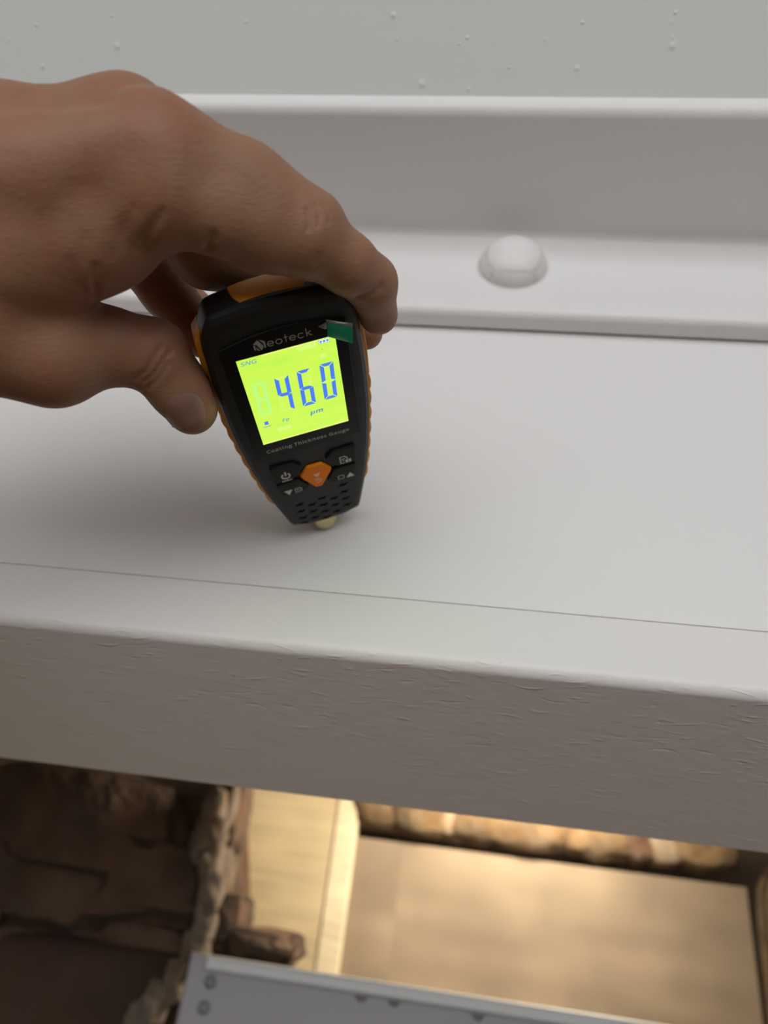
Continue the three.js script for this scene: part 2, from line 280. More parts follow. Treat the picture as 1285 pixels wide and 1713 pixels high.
// the liquid crystal screen, drawn as flat print
const LW = 35, LH = 46.3;
function lcdCanvas() {
  const k = 22, c = document.createElement('canvas'); c.width = LW * k; c.height = Math.round(LH * k);
  const x = c.getContext('2d'), X = (u) => (u + LW / 2) * k, Y = (v) => (LH / 2 - v) * k;
  x.fillStyle = 'rgb(206,248,84)'; x.fillRect(0, 0, c.width, c.height);
  for (let i = 0; i < 90; i++) { x.fillStyle = `rgba(${i % 2 ? '215,255,90' : '165,245,60'},0.10)`; x.fillRect(hash(i, 1, 2) * c.width, hash(i, 5, 3) * c.height, 60 + 200 * hash(i, 3, 3), 20 + 60 * hash(i, 9, 1)); }
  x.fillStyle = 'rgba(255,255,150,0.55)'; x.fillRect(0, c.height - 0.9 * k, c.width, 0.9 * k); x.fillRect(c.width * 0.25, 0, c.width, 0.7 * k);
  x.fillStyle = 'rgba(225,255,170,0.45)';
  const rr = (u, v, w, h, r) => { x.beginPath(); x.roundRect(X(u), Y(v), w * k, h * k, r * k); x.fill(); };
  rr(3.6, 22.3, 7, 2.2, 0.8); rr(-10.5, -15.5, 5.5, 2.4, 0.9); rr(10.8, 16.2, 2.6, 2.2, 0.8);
  const seg = (u0, v0, w, h, on, color) => {                        // one seven-segment digit leaning a little
    const t = 1.5, g = 0.3, lean = (v) => 0.028 * (v - v0), h2 = h / 2;
    const P = { a: [[g, 0], [w - g, 0], [w - t - g * .4, -t], [t + g * .4, -t]], d: [[t + g * .4, -h + t], [w - t - g * .4, -h + t], [w - g, -h], [g, -h]],
      f: [[0, -g], [t, -t - g], [t, -h2 + t * .5 + g * .2], [0, -h2 + g * .6]], b: [[w, -g], [w, -h2 + g * .6], [w - t, -h2 + t * .5 + g * .2], [w - t, -t - g]],
      e: [[0, -h2 - g * .6], [t, -h2 - t * .5 - g * .2], [t, -h + t + g], [0, -h + g]], c: [[w, -h2 - g * .6], [w, -h + g], [w - t, -h + t + g], [w - t, -h2 - t * .5 - g * .2]],
      g: [[g * .8, -h2], [t, -h2 + t * .55], [w - t, -h2 + t * .55], [w - g * .8, -h2], [w - t, -h2 - t * .55], [t, -h2 - t * .55]] };
    x.fillStyle = color;
    for (const s of on) { x.beginPath(); P[s].forEach(([a, b], i) => { const px = X(u0 + a + lean(v0 + b)), py = Y(v0 + b); i ? x.lineTo(px, py) : x.moveTo(px, py); }); x.closePath(); x.fill(); }
  };
  const ghost = 'rgba(175,255,150,0.55)', blue = 'rgb(70,124,240)';
  for (const [u, v] of [[-14.9, 11], [-6.6, 10.8], [1.8, 11], [10.3, 11.2]]) { seg(u, v, 5.0, 18.6, 'abcdefg', 'rgba(210,255,120,0.5)'); }
  seg(-14.9, 10.9, 5.0, 17.6, 'abcdefg', ghost); rr(-9.4, -5.8, 0.8, 1, 0.3); rr(-8.9, 10.2, 0.9, 0.9, 0.3);
  for (const [u, v, on] of [[-6.6, 10.8, 'fgbc'], [1.7, 11.0, 'afedcg'], [10.2, 11.3, 'abcdef']]) { seg(u, v, 5.1, 18.8, on, blue); }
  x.fillStyle = 'rgb(70,140,200)';
  const text = (s, u, v, size, sx = 1, weight = '') => { x.save(); x.translate(X(u), Y(v)); x.transform(sx, 0, -0.2 * sx, 1, 0, 0); x.font = `${weight} ${size * k}px sans-serif`; x.fillText(s, 0, 0); x.restore(); };
  text('SNG', -16.6, 20.2, 2.5, 1.2); text('Fe', -8.1, -13.3, 2.9, 1.0); text('µm', 3.0, -13.4, 3.1, 1.1, 'bold');
  x.fillStyle = blue; x.fillRect(X(-14.6), Y(-10.3), 1.5 * k, 1.9 * k); x.fillRect(X(-15.5), Y(-13.1), 3.2 * k, 0.3 * k);
  x.fillStyle = 'rgba(235,255,225,0.9)'; x.fillRect(X(11.4), Y(22.6), 4.0 * k, 1.6 * k);
  x.fillStyle = blue; for (let i = 0; i < 3; i++) x.fillRect(X(11.8 + 1.2 * i), Y(22.2), 0.8 * k, 0.85 * k);
  x.strokeStyle = 'rgb(90,130,90)'; x.lineWidth = 0.14 * k; x.setLineDash([0.7 * k, 0.4 * k]); x.strokeRect(X(11.35), Y(22.65), 4.1 * k, 1.75 * k);
  x.fillStyle = 'rgba(70,130,110,0.8)'; x.fillRect(X(12.1), Y(18.4), 0.35 * k, 0.35 * k);
  const t = new THREE.CanvasTexture(c); t.colorSpace = THREE.SRGBColorSpace; t.anisotropy = 8; return t;
}
{
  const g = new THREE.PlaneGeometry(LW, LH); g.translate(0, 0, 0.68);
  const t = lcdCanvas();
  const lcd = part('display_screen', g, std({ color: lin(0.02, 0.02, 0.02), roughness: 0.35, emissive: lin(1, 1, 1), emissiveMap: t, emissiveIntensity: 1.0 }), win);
  const glow = new THREE.RectAreaLight(new THREE.Color(0.55, 1, 0.1), 1.7, LW * U, LH * U); glow.position.set(OX * U, OY * U, (OZ + 1.4) * U); glow.rotation.y = Math.PI; gauge.add(glow);
  lcd.userData.label = 'backlit lime green screen reading 460 in blue digits';
}
// flat printing: strokes and letters cut as thin film
const film = (shapes, z) => { const g = mergeGeometries(shapes.map((s) => { const e = new THREE.ExtrudeGeometry(s, { depth: 0.06, bevelEnabled: false, curveSegments: 10 }); e.deleteAttribute('uv'); return e; })); g.translate(0, 0, z); return g; };
function strokeShape(pts, w) {                                      // a ribbon of width w along the points
  const l = [], r = [];
  pts.forEach((p, i) => { const a = pts[Math.max(0, i - 1)], b = pts[Math.min(pts.length - 1, i + 1)], d = Math.hypot(b[0] - a[0], b[1] - a[1]) || 1, nx = -(b[1] - a[1]) / d * w / 2, ny = (b[0] - a[0]) / d * w / 2; l.push([p[0] + nx, p[1] + ny]); r.push([p[0] - nx, p[1] - ny]); });
  return flat([...l, ...r.reverse()]);
}
const arcPts = (cx, cy, r, a0, a1, n = 20) => Array.from({ length: n + 1 }, (_, i) => { const a = (a0 + (a1 - a0) * i / n) * Math.PI / 180; return [cx + r * Math.cos(a), cy + r * Math.sin(a)]; });
{ // maker's name: hexagonal N and thin round letters
  const w = 0.3, r = 1.05, y = 26.9, s = [];
  const e = (x) => { s.push(strokeShape([[x - r, y], [x + r, y]], w), strokeShape(arcPts(x, y, r, 0, 318), w)); };
  const hx = -8.3, hy = 27.4;
  s.push(flat([[hx - 2.1, hy - 1.5], [hx - 2.1, hy + 0.6], [hx - 1.5, hy + 0.3], [hx - 1.5, hy - 1.9]]), flat([[hx - 2.1, hy + 1.1], [hx - 0.3, hy + 2.4], [hx + 1.1, hy - 0.4], [hx + 1.1, hy - 1.2], [hx + 0.3, hy - 2.4], [hx - 0.9, hy + 0.4]]),
    flat([[hx + 0.2, hy + 2.5], [hx + 2.0, hy + 1.2], [hx + 2.0, hy - 1.6], [hx + 1.4, hy - 1.6], [hx + 1.4, hy + 0.5]]), flat([[hx - 1.2, hy - 0.4], [hx - 1.2, hy - 1.9], [hx - 0.2, hy - 2.4]]));
  e(-4.6); s.push(strokeShape(arcPts(-1.7, y, r, 0, 360, 30), w));
  s.push(strokeShape([[0.75, y - r], [0.75, y + 2.2]], w), strokeShape([[0.1, y + r], [1.5, y + r]], w));
  e(3.1); s.push(strokeShape(arcPts(6.0, y, r, 42, 318), w));
  s.push(strokeShape([[8.0, y - r], [8.0, y + 2.6]], w), strokeShape([[9.5, y + r], [8.05, y - 0.05]], w), strokeShape([[8.4, y + 0.2], [9.7, y - r]], w));
  part('maker_name', film(s, 0.6), M.printGrey, win);
}
const font = await new FontLoader().loadAsync('fonts/droid/droid_sans_bold.typeface.json');
function lettering(text, size, width, x, y, z) {
  const g = film(font.generateShapes(text, size), z); g.computeBoundingBox();
  g.scale(width / (g.boundingBox.max.x - g.boundingBox.min.x), 1, 1); g.computeBoundingBox(); g.translate(x - (g.boundingBox.min.x + g.boundingBox.max.x) / 2, y, 0); return g;
}
part('lettering', lettering('Coating Thickness Gauge', 1.9, 34.5, 0, -29.2, 0.6), M.printGrey, win);

// keys
function roundPoly(pts, r) { return flat(roundCorners(pts, pts.map(() => r), 5)); }
const mirror = (pts) => pts.map(([x, y]) => [-x, y]).reverse();
const kUp = [[-18.4, -38.8], [-8.2, -39.3], [-4.9, -42.6], [-7.6, -47.2], [-10.6, -49.9], [-18.2, -49.9]], kLow = [[-17.9, -51.1], [-10.6, -51.1], [-7.4, -51.8], [-4.0, -57.8], [-6.2, -60.6], [-16.4, -60.6]];
const kMid = [[-6.9, -49.6], [-3.3, -44.8], [3.3, -44.8], [6.9, -49.6], [6.4, -51.6], [1.4, -60.2], [-1.4, -60.2], [-6.4, -51.6]];
function key(name, pts, r, m, label) { const k = part(name, slab(roundPoly(pts, r), -0.3, 1.7, 0.5), m); k.userData.label = label; return k; }
const kPower = key('key', kUp, 1.2, M.blackSoft, 'black power and zero key'), kDown = key('key', kLow, 1.2, M.blackSoft, 'black down arrow key');
const kPage = key('key', mirror(kUp), 1.2, M.blackSoft, 'black key with a page mark'), kUpArrow = key('key', mirror(kLow), 1.2, M.blackSoft, 'black up arrow key');
const kCentre = key('key', kMid, 1.4, M.orangeKey, 'orange middle key');
const ring = (x0, y0, x1, y1, w) => [strokeShape([[x0, y0], [x1, y0]], w), strokeShape([[x1, y0], [x1, y1]], w), strokeShape([[x1, y1], [x0, y1]], w), strokeShape([[x0, y1], [x0, y0]], w)];
part('power_mark', film([strokeShape(arcPts(-12.7, -46.0, 1.7, -235, 55), 0.75), strokeShape([[-12.7, -43.2], [-12.7, -45.8]], 0.75)], 1.4), M.printWhite, kPower);
part('zero_lettering', lettering('ZERO', 1.0, 4.4, -12.7, -49.7, 1.4), M.printWhite, kPower);
part('down_mark', film([flat([[-15.3, -56.6], [-11.7, -56.6], [-13.5, -60.0]])], 1.4), M.printWhite, kDown);
part('menu_mark', film([...ring(-10.6, -59.5, -8.2, -56.6, 0.35), strokeShape([[-10.2, -57.5], [-8.6, -57.5]], 0.35), strokeShape([[-10.2, -58.5], [-8.6, -58.5]], 0.35), strokeShape([[-7.7, -59.5], [-7.7, -57]], 0.35)], 1.4), M.printGrey, kDown);
part('page_mark', film([strokeShape([[13.4, -44.0], [11.2, -44.0], [11.2, -48.4], [12.9, -48.4]], 0.5), strokeShape([[13.2, -44.0], [14.3, -45.4], [14.3, -46.2]], 0.5), strokeShape([[11.9, -45.6], [13.3, -45.6]], 0.35), strokeShape([[11.9, -46.7], [13.0, -46.7]], 0.35),
  flat([[13.4, -46.6], [14.5, -46.6], [14.5, -48.6], [13.4, -48.6]]), flat([[14.8, -46.6], [15.9, -46.6], [15.9, -48.6], [14.8, -48.6]])], 1.4), M.printWhite, kPage);
part('frame_mark', film(ring(9.0, -59.2, 11.5, -56.8, 0.45), 1.4), M.printGrey, kUpArrow);
part('up_mark', film([flat([[14.4, -56.2], [12.6, -59.4], [16.2, -59.4]])], 1.4), M.printWhite, kUpArrow);
part('light_mark', film([flat([[-1.5, -50.0], [0, -50.8], [1.6, -50.0], [0.6, -52.4], [-0.5, -52.4]]), strokeShape(arcPts(0.1, -55.6, 1.4, 150, -130), 0.25), strokeShape([[-1.4, -54.6], [1.2, -55.8]], 0.25), strokeShape([[0, -53.4], [0.1, -54.0]], 0.4)], 1.4), std({ color: lin(0.95, 0.62, 0.5), roughness: 0.6 }), kCentre);
{ // probe: a short brass cylinder with a rounded nose on the plate
  const pr = [[0, 0], [3.4, 0.1], [5.2, 0.7], [6.3, 1.9], [6.9, 3.6], [7, 5], [7, 15], [0, 15]].map(([x, y]) => new THREE.Vector2(x, y));
  const g = new THREE.LatheGeometry(pr, 40); g.translate(-OX + 0.5, -OY, -OZ); part('probe_tip', g, M.brass).userData.label = 'polished brass probe tip';
}
{ // pull tab of the protective film
  const strip = (name, pts, m) => { // pts: four corners [u, v, n] (left top, right top, right bottom, left bottom), sagging a little
    const nx = 10, ny = 10, pos = [], idx = [];
    for (let s = 0; s < 2; s++) for (let j = 0; j <= ny; j++) for (let i = 0; i <= nx; i++) {
      const a = i / nx, b = j / ny, L = (k) => (pts[0][k] * (1 - a) + pts[1][k] * a) * (1 - b) + (pts[3][k] * (1 - a) + pts[2][k] * a) * b;
      pos.push(L(0), L(1), -L(2) + 0.5 * Math.sin(Math.PI * a) * Math.sin(Math.PI * b) - s * 0.12);
    }
    const W = nx + 1, N = W * (ny + 1);
    for (let j = 0; j < ny; j++) for (let i = 0; i < nx; i++) { const a = j * W + i; idx.push(a, a + W, a + 1, a + 1, a + W, a + W + 1, a + N, a + 1 + N, a + W + N, a + 1 + N, a + W + 1 + N, a + W + N); }
    for (let i = 0; i < nx; i++) idx.push(i, i + 1, i + N, i + 1, i + 1 + N, i + N, ny * W + i, ny * W + i + N, ny * W + i + 1, ny * W + i + 1, ny * W + i + N, ny * W + i + 1 + N);
    const g = new THREE.BufferGeometry(); g.setAttribute('position', new THREE.Float32BufferAttribute(pos, 3)); g.setIndex(idx); g.computeVertexNormals(); return part(name, g, m);
  };
  strip('pull_tab', [[15.4, 29.8, -1.2], [23.6, 26.6, -3.0], [22.9, 19.6, -3.2], [14.8, 23.6, -1.0]], M.green).userData.label = 'small green pull tab of the screen film';
  strip('film_end', [[15.2, 31.0, -0.9], [23.8, 27.8, -2.4], [23.6, 26.7, -2.9], [15.4, 29.9, -1.1]], M.film).userData.label = 'clear end of the pull tab film';
  strip('film_fold', [[12.3, 28.8, -0.75], [15.3, 30.0, -0.9], [15.0, 26.8, -0.9], [14.0, 27.2, -0.8]], std({ color: lin(0.16, 0.16, 0.16), roughness: 0.3 })).userData.label = 'grey folded corner of clear film';
}

// ---------------------------------------------------------------- the hand
const J = (x, y, depth, r) => ({ p: at(x, y, depth), r });
const chain = (...j) => j.slice(1).map((b, i) => ({ a: j[i].p, b: b.p, ra: j[i].r, rb: b.r }));
const palm = [
  ...chain(J(-200, 320, 202, 15), J(60, 300, 202, 14.5), J(250, 246, 199, 12.2)),          // index metacarpal
  ...chain(J(-200, 262, 216, 15), J(0, 241, 215, 14.4), J(212, 220, 214, 13), J(285, 275, 212, 10)),              // middle
  ...chain(J(-200, 270, 238, 15), J(190, 240, 240, 12)), ...chain(J(-200, 320, 258, 14), J(165, 300, 262, 11)),
  ...chain(J(-200, 400, 228, 22), J(100, 345, 228, 19)),                                    // flesh of the palm
  ...chain(J(-120, 470, 212, 19), J(30, 430, 211, 16), J(120, 405, 210, 14)),               // muscle between thumb and index
  ...chain(J(115, 440, 215, 11.5), J(185, 396, 211, 11.5), J(235, 350, 207, 12)),           // web edge
  ...chain(J(-200, 320, 225, 24), J(-420, 400, 222, 25), J(-900, 560, 210, 31), J(-1500, 800, 205, 36)), // wrist and forearm
  ...chain(J(-200, 460, 222, 20), J(-420, 450, 222, 22)),
  ...chain(J(-260, 480, 216, 19), J(-60, 548, 217, 17.5), J(85, 592, 228, 15.6)),           // thumb metacarpal
];
const fingers = [
  { k: 6, q: 3.5, s: [...chain(J(60, 585, 226, 15), J(88, 592, 228, 15.4), J(175, 579, 236, 12.7), J(256, 594, 243, 12), J(298, 648, 250, 10.3), J(320, 683, 255, 9.3))] },
  { k: 9, q: 5, s: [...chain(J(300, 285, 203, 12), J(440, 350, 213, 10.5), J(512, 388, 219, 9.5)), ...chain(J(262, 226, 200, 10.6), J(411, 305, 211, 10.7), J(524, 368, 219, 8.9)), ...chain(J(285, 330, 203, 13), J(369, 360, 209, 10.8), J(445, 392, 216, 10.3), J(508, 412, 220, 9.6)),
    ...chain(J(514, 392, 219, 10.8), J(581, 441, 228, 8.8), J(619, 472, 238, 8.3), J(633, 527, 252, 7))] },
  { k: 7, q: 3.5, s: chain(J(205, 226, 216, 12), J(280, 330, 232, 10.5), J(344, 430, 250, 10.4), J(520, 482, 269, 8.8), J(612, 557, 276, 6.6)) },
  { k: 7, q: 3.5, s: chain(J(190, 240, 240, 11.5), J(226, 412, 258, 11.5), J(280, 489, 268, 9.3), J(340, 562, 273, 8.4)) },
  { k: 7, q: 3.5, s: chain(J(165, 300, 262, 10.5), J(222, 415, 285, 8.6), J(280, 470, 300, 8), J(335, 520, 300, 7)) },
];
function coneDist(p, c) {                                           // distance to a tapered capsule
  const bx = c.b.x - c.a.x, by = c.b.y - c.a.y, bz = c.b.z - c.a.z, px = p.x - c.a.x, py = p.y - c.a.y, pz = p.z - c.a.z;
  const t = Math.max(0, Math.min(1, (px * bx + py * by + pz * bz) / (bx * bx + by * by + bz * bz)));
  return Math.hypot(px - bx * t, py - by * t, pz - bz * t) - c.ra - (c.rb - c.ra) * t;
}
const smin = (a, b, k) => { const h = Math.max(k - Math.abs(a - b), 0) / k; return Math.min(a, b) - h * h * k * 0.25; };
let near = { palm, fingers };                                       // the bones that matter where the field is being read
function handBase(p) {
  let dp = 1e3; for (const c of near.palm) dp = smin(dp, coneDist(p, c), 10);
  let d = dp;
  for (const f of near.fingers) { let df = 1e3; for (const c of f.s) df = smin(df, coneDist(p, c), f.q); d = smin(d, smin(dp, df, f.k), 0.7); }
  return d;
}
function bonesNear(p, R) {
  const all = [...palm, ...fingers.flatMap((f) => f.s)], m = Math.min(...all.map((c) => coneDist(p, c))), ok = (c) => coneDist(p, c) < m + 2 * R + 11;
  return { palm: palm.filter(ok), fingers: fingers.map((f) => ({ ...f, s: f.s.filter(ok) })).filter((f) => f.s.length) };
}
function surfaceAt(x, y, from = 150, to = 320) {                    // first point of the hand on the line of sight through a pixel
  let t = from; const d = ray(x, y), len = d.length() / FOCAL;
  for (let i = 0; i < 120 && t < to; i++) { const p = EYE.clone().addScaledVector(d, t / FOCAL), s = handBase(p); if (s < 0.03) return p; t += s / len * 0.9; }
  return null;
}
const creases = [
  [[[226, 636], [247, 620], [259, 596], [271, 580]], 1.2, 1.1], [[[240, 641], [263, 621], [277, 599], [286, 587]], 1.2, 1.1], [[[246, 650], [267, 631], [281, 608]], 0.9, 1.1],
  [[[159, 448], [158, 474], [161, 500]], 0.8, 1.3], [[[122, 440], [130, 472], [146, 494]], 0.35, 2], [[[236, 418], [250, 388], [271, 357]], 0.6, 1.4], [[[140, 400], [142, 440]], 0.3, 2], [[[190, 430], [205, 385], [225, 350]], 0.3, 2],
  [[[347, 418], [352, 404], [356, 396]], 1.2, 1.2], [[[514, 352], [519, 366], [516, 384]], 0.5, 0.9], [[[527, 344], [536, 358], [532, 376]], 0.5, 0.9], [[[542, 342], [552, 356], [550, 372]], 0.4, 0.9],
  [[[600, 496], [622, 491], [637, 480]], 1.0, 1.3], [[[528, 440], [534, 428]], 0.6, 1.2], [[[40, 168], [150, 168], [240, 186]], 0.9, 4],
].map(([pts, deep, wide]) => ({ pts: pts.map(([x, y]) => surfaceAt(x, y)).filter(Boolean), deep, wide })).filter((c) => c.pts.length > 1);
function creaseDepth(p) {
  let s = 0;
  for (const c of creases) for (let i = 0; i + 1 < c.pts.length; i++) {
    if (p.distanceToSquared(c.pts[i]) > 3600) continue;
    const d = coneDist(p, { a: c.pts[i], b: c.pts[i + 1], ra: 0, rb: 0 }); if (d < 3 * c.wide) s = Math.max(s, c.deep * Math.exp(-(d * d) / (c.wide * c.wide)));
  }
  return s;
}
const hand = (p) => handBase(p) + creaseDepth(p) + 0.35 * (noise3(p.x * 0.11 + 50, p.y * 0.11 + 50, p.z * 0.11 + 50) - 0.5);
function surfaceNets(f, lo, hi, cell) {
  const N = [0, 1, 2].map((i) => Math.ceil((hi.getComponent(i) - lo.getComponent(i)) / cell / 8) * 8 + 1), [nx, ny, nz] = N, val = new Float32Array(nx * ny * nz).fill(1), p = V(), lists = new Map(), whole = near, at3 = [];
  const id = (i, j, k) => i + nx * (j + ny * k);
  for (let K = 0; K < nz; K += 8) for (let Jb = 0; Jb < ny; Jb += 8) for (let I = 0; I < nx; I += 8) {
    p.set(lo.x + (I + 4) * cell, lo.y + (Jb + 4) * cell, lo.z + (K + 4) * cell);
    near = whole; const dc = handBase(p), R = 4.2 * cell * 1.8 + 3;
    if (Math.abs(dc) <= R) lists.set((I / 8) + 1000 * (Jb / 8) + 1000000 * (K / 8), near = bonesNear(p, 8 * cell));
    for (let k = K; k < Math.min(K + 8, nz); k++) for (let j = Jb; j < Math.min(Jb + 8, ny); j++) for (let i = I; i < Math.min(I + 8, nx); i++) {
      if (Math.abs(dc) > R) { val[id(i, j, k)] = dc; continue; }
      p.set(lo.x + i * cell, lo.y + j * cell, lo.z + k * cell); val[id(i, j, k)] = f(p);
    }
  }
  const pos = [], idx = [], vert = new Int32Array(nx * ny * nz).fill(-1);
  for (let k = 0; k < nz - 1; k++) for (let j = 0; j < ny - 1; j++) for (let i = 0; i < nx - 1; i++) {
    let c = 0, sx = 0, sy = 0, sz = 0, inside = 0; const v = [];
    for (let q = 0; q < 8; q++) { const w = val[id(i + (q & 1), j + ((q >> 1) & 1), k + (q >> 2))]; v.push(w); if (w < 0) inside++; }
    if (inside === 0 || inside === 8) continue;
    for (let q = 0; q < 8; q++) for (const b of [1, 2, 4]) if (!(q & b)) { const r = q | b; if ((v[q] < 0) !== (v[r] < 0)) { const t = v[q] / (v[q] - v[r]); sx += (q & 1) + (b === 1 ? t : 0); sy += ((q >> 1) & 1) + (b === 2 ? t : 0); sz += (q >> 2) + (b === 4 ? t : 0); c++; } }
    vert[id(i, j, k)] = pos.length / 3; at3.push((i >> 3) + 1000 * (j >> 3) + 1000000 * (k >> 3)); pos.push(lo.x + (i + sx / c) * cell, lo.y + (j + sy / c) * cell, lo.z + (k + sz / c) * cell);
  }
  const quad = (a, b, c, d, flip) => { if (Math.min(a, b, c, d) < 0) return; flip ? idx.push(a, c, b, a, d, c) : idx.push(a, b, c, a, c, d); };
  for (let k = 1; k < nz - 1; k++) for (let j = 1; j < ny - 1; j++) for (let i = 1; i < nx - 1; i++) {
    const s = val[id(i, j, k)] < 0;
    if (s !== val[id(i + 1, j, k)] < 0) quad(vert[id(i, j - 1, k - 1)], vert[id(i, j, k - 1)], vert[id(i, j, k)], vert[id(i, j - 1, k)], !s);
    if (s !== val[id(i, j + 1, k)] < 0) quad(vert[id(i - 1, j, k - 1)], vert[id(i - 1, j, k)], vert[id(i, j, k)], vert[id(i, j, k - 1)], !s);
    if (s !== val[id(i, j, k + 1)] < 0) quad(vert[id(i - 1, j - 1, k)], vert[id(i, j - 1, k)], vert[id(i, j, k)], vert[id(i - 1, j, k)], !s);
  }
  const g = new THREE.BufferGeometry(); g.setAttribute('position', new THREE.Float32BufferAttribute(pos, 3)); g.setIndex(idx);
  const nor = new Float32Array(pos.length), e = 0.7;
  for (let i = 0; i < pos.length / 3; i++) {
    near = lists.get(at3[i]) ?? whole;
    const x = pos[3 * i], y = pos[3 * i + 1], z = pos[3 * i + 2], s = (a, b, c) => f(p.set(x + a, y + b, z + c));
    const n = V(s(e, 0, 0) - s(-e, 0, 0), s(0, e, 0) - s(0, -e, 0), s(0, 0, e) - s(0, 0, -e)).normalize(); nor.set([n.x, n.y, n.z], 3 * i);
  }
  near = whole; g.setAttribute('normal', new THREE.BufferAttribute(nor, 3)); return g;
}
{
  const lo = V(1e9, 1e9, 1e9), hi = V(-1e9, -1e9, -1e9);
  for (const c of [...palm, ...fingers.flatMap((f) => f.s)]) for (const [q, r] of [[c.a, c.ra], [c.b, c.rb]]) { lo.min(q.clone().subScalar(r + 4)); hi.max(q.clone().addScalar(r + 4)); }
  const g = surfaceNets(hand, lo, hi, 1.1);
  const p = g.attributes.position, col = new Float32Array(p.count * 3), uv = new Float32Array(p.count * 2);
  for (let i = 0; i < p.count; i++) {
    const x = p.getX(i), y = p.getY(i), z = p.getZ(i), a = noise3(x * 0.05 + 9, y * 0.05 + 9, z * 0.05 + 9), b = noise3(x * 0.16 + 3, y * 0.16 + 3, z * 0.16 + 3), r = smooth(0.4, 0.75, 0.6 * a + 0.4 * b), m = 0.97 + 0.06 * noise3(x * 0.4, y * 0.4, z * 0.4);
    col.set([m * (0.30 + 0.008 * r), m * (0.158 - 0.018 * r), m * (0.096 - 0.010 * r)], 3 * i);
    uv[2 * i] = (x + 0.4 * z) * U; uv[2 * i + 1] = (y - 0.7 * z) * U;
  }
  g.setAttribute('color', new THREE.BufferAttribute(col, 3)); g.setAttribute('uv', new THREE.BufferAttribute(uv, 2));
  const tSkin = dataTexture(512, (x, y) => 0.5 * fbm(x, y, 60, 3, 4) + 0.3 * noise3(x * 30, y * 110, 2, 110) + 0.2 * noise3(x * 120, y * 40, 5, 120));
  const skin = phys({ vertexColors: true, roughness: 0.55, specularIntensity: 0.6, bumpMap: tile(tSkin, 0.05), bumpScale: 0.00014 });
  const base = at(-300, 420, 222).multiplyScalar(U);
  const person = thing('person', 'bare left hand and wrist reaching in and gripping the gauge between thumb and fingers', 'person', base);
  const body = mesh('hand_and_forearm', g, skin, null); scene.remove(body); g.translate(-base.x, -base.y, -base.z); person.add(body);
  // thumbnail laid on the thumb's surface
  const nu = 14, nv = 14, pos = [], idx = [], good = [];
  const c0 = [304, 659], c1 = [315, 715], wid = 33;
  for (let s = 0; s < 2; s++) for (let j = 0; j <= nv; j++) for (let i = 0; i <= nu; i++) {
    const a = i / nu * 2 - 1, b = j / nv, sq = b < 0.5 ? Math.sqrt(1 - (1 - 2 * b) ** 2 * 0.8) : Math.sqrt(1 - (2 * b - 1) ** 4 * 0.35), ax = [(c1[0] - c0[0]) / 57, (c1[1] - c0[1]) / 57];
    const x = c0[0] + (c1[0] - c0[0]) * b + ax[1] * a * wid * sq, y = c0[1] + (c1[1] - c0[1]) * b - ax[0] * a * wid * sq;
    let q = null; for (let f = 1; !q && f > 0; f -= 0.04) q = surfaceAt(310 + (x - 310) * f, 682 + (y - 682) * f, 200, 262);
    const e = 0.5, n = V(handBase(q.clone().add(V(e, 0, 0))) - handBase(q.clone().add(V(-e, 0, 0))), handBase(q.clone().add(V(0, e, 0))) - handBase(q.clone().add(V(0, -e, 0))), handBase(q.clone().add(V(0, 0, e))) - handBase(q.clone().add(V(0, 0, -e)))).normalize();
    q.addScaledVector(n, s ? -0.6 : 0.42 * (1 - 0.75 * Math.max(Math.abs(a), Math.abs(2 * b - 1)) ** 4)); pos.push(q.x, q.y, q.z);
  }
  const W = nu + 1, L = W * (nv + 1);
  for (let j = 0; j < nv; j++) for (let i = 0; i < nu; i++) { const a = j * W + i; idx.push(a, a + W, a + 1, a + 1, a + W, a + W + 1, a + L, a + 1 + L, a + W + L, a + 1 + L, a + W + 1 + L, a + W + L); }
  const ng = new THREE.BufferGeometry(); ng.setAttribute('position', new THREE.Float32BufferAttribute(pos, 3)); ng.setIndex(idx); ng.computeVertexNormals();
  const nail = mesh('thumbnail', ng, phys({ color: lin(0.29, 0.165, 0.13), roughness: 0.35, side: THREE.DoubleSide }), null); scene.remove(nail); ng.translate(-base.x, -base.y, -base.z); person.add(nail);
}

// ---------------------------------------------------------------- below the girder
const DEEP = -1100;
function prism(pts, yTop, thick, jag = 0) {                         // pts [x, z] outline, extruded downwards
  const s = new THREE.Shape(pts.map(([x, z]) => new THREE.Vector2(x, -z)));
  const g = new THREE.ExtrudeGeometry(s, { depth: thick, bevelEnabled: true, bevelSize: 3, bevelThickness: 3, bevelSegments: 2 }); g.rotateX(-Math.PI / 2); g.translate(0, yTop - thick - 3, 0);
  return metreUV(g, U);
}
const rect = (x0, z0, x1, z1) => [[x0, z0], [x1, z0], [x1, z1], [x0, z1]];
function lump(cx, cy, cz, rx, ry, rz, s, rough = 0.35) {            // a broken stone: a noisy ellipsoid squared off
  const g = mergeVertices(new THREE.IcosahedronGeometry(1, 5).deleteAttribute('uv').deleteAttribute('normal')), p = g.attributes.position, q = V();
  for (let i = 0; i < p.count; i++) {
    q.fromBufferAttribute(p, i); const m = Math.max(Math.abs(q.x), Math.abs(q.y), Math.abs(q.z)); q.multiplyScalar(0.55 + 0.45 / m * 0.9);
    q.multiplyScalar(1 + rough * (noise3(q.x * 1.6 + s, q.y * 1.6 + 20, q.z * 1.6 + 20) - 0.5) + 0.4 * rough * (noise3(q.x * 5 + s, q.y * 5 + 20, q.z * 5 + 20) - 0.5));
    p.setXYZ(i, cx + q.x * rx, cy + q.y * ry, cz + q.z * rz);
  }
  g.computeVertexNormals(); return metreUV(g, U);
}
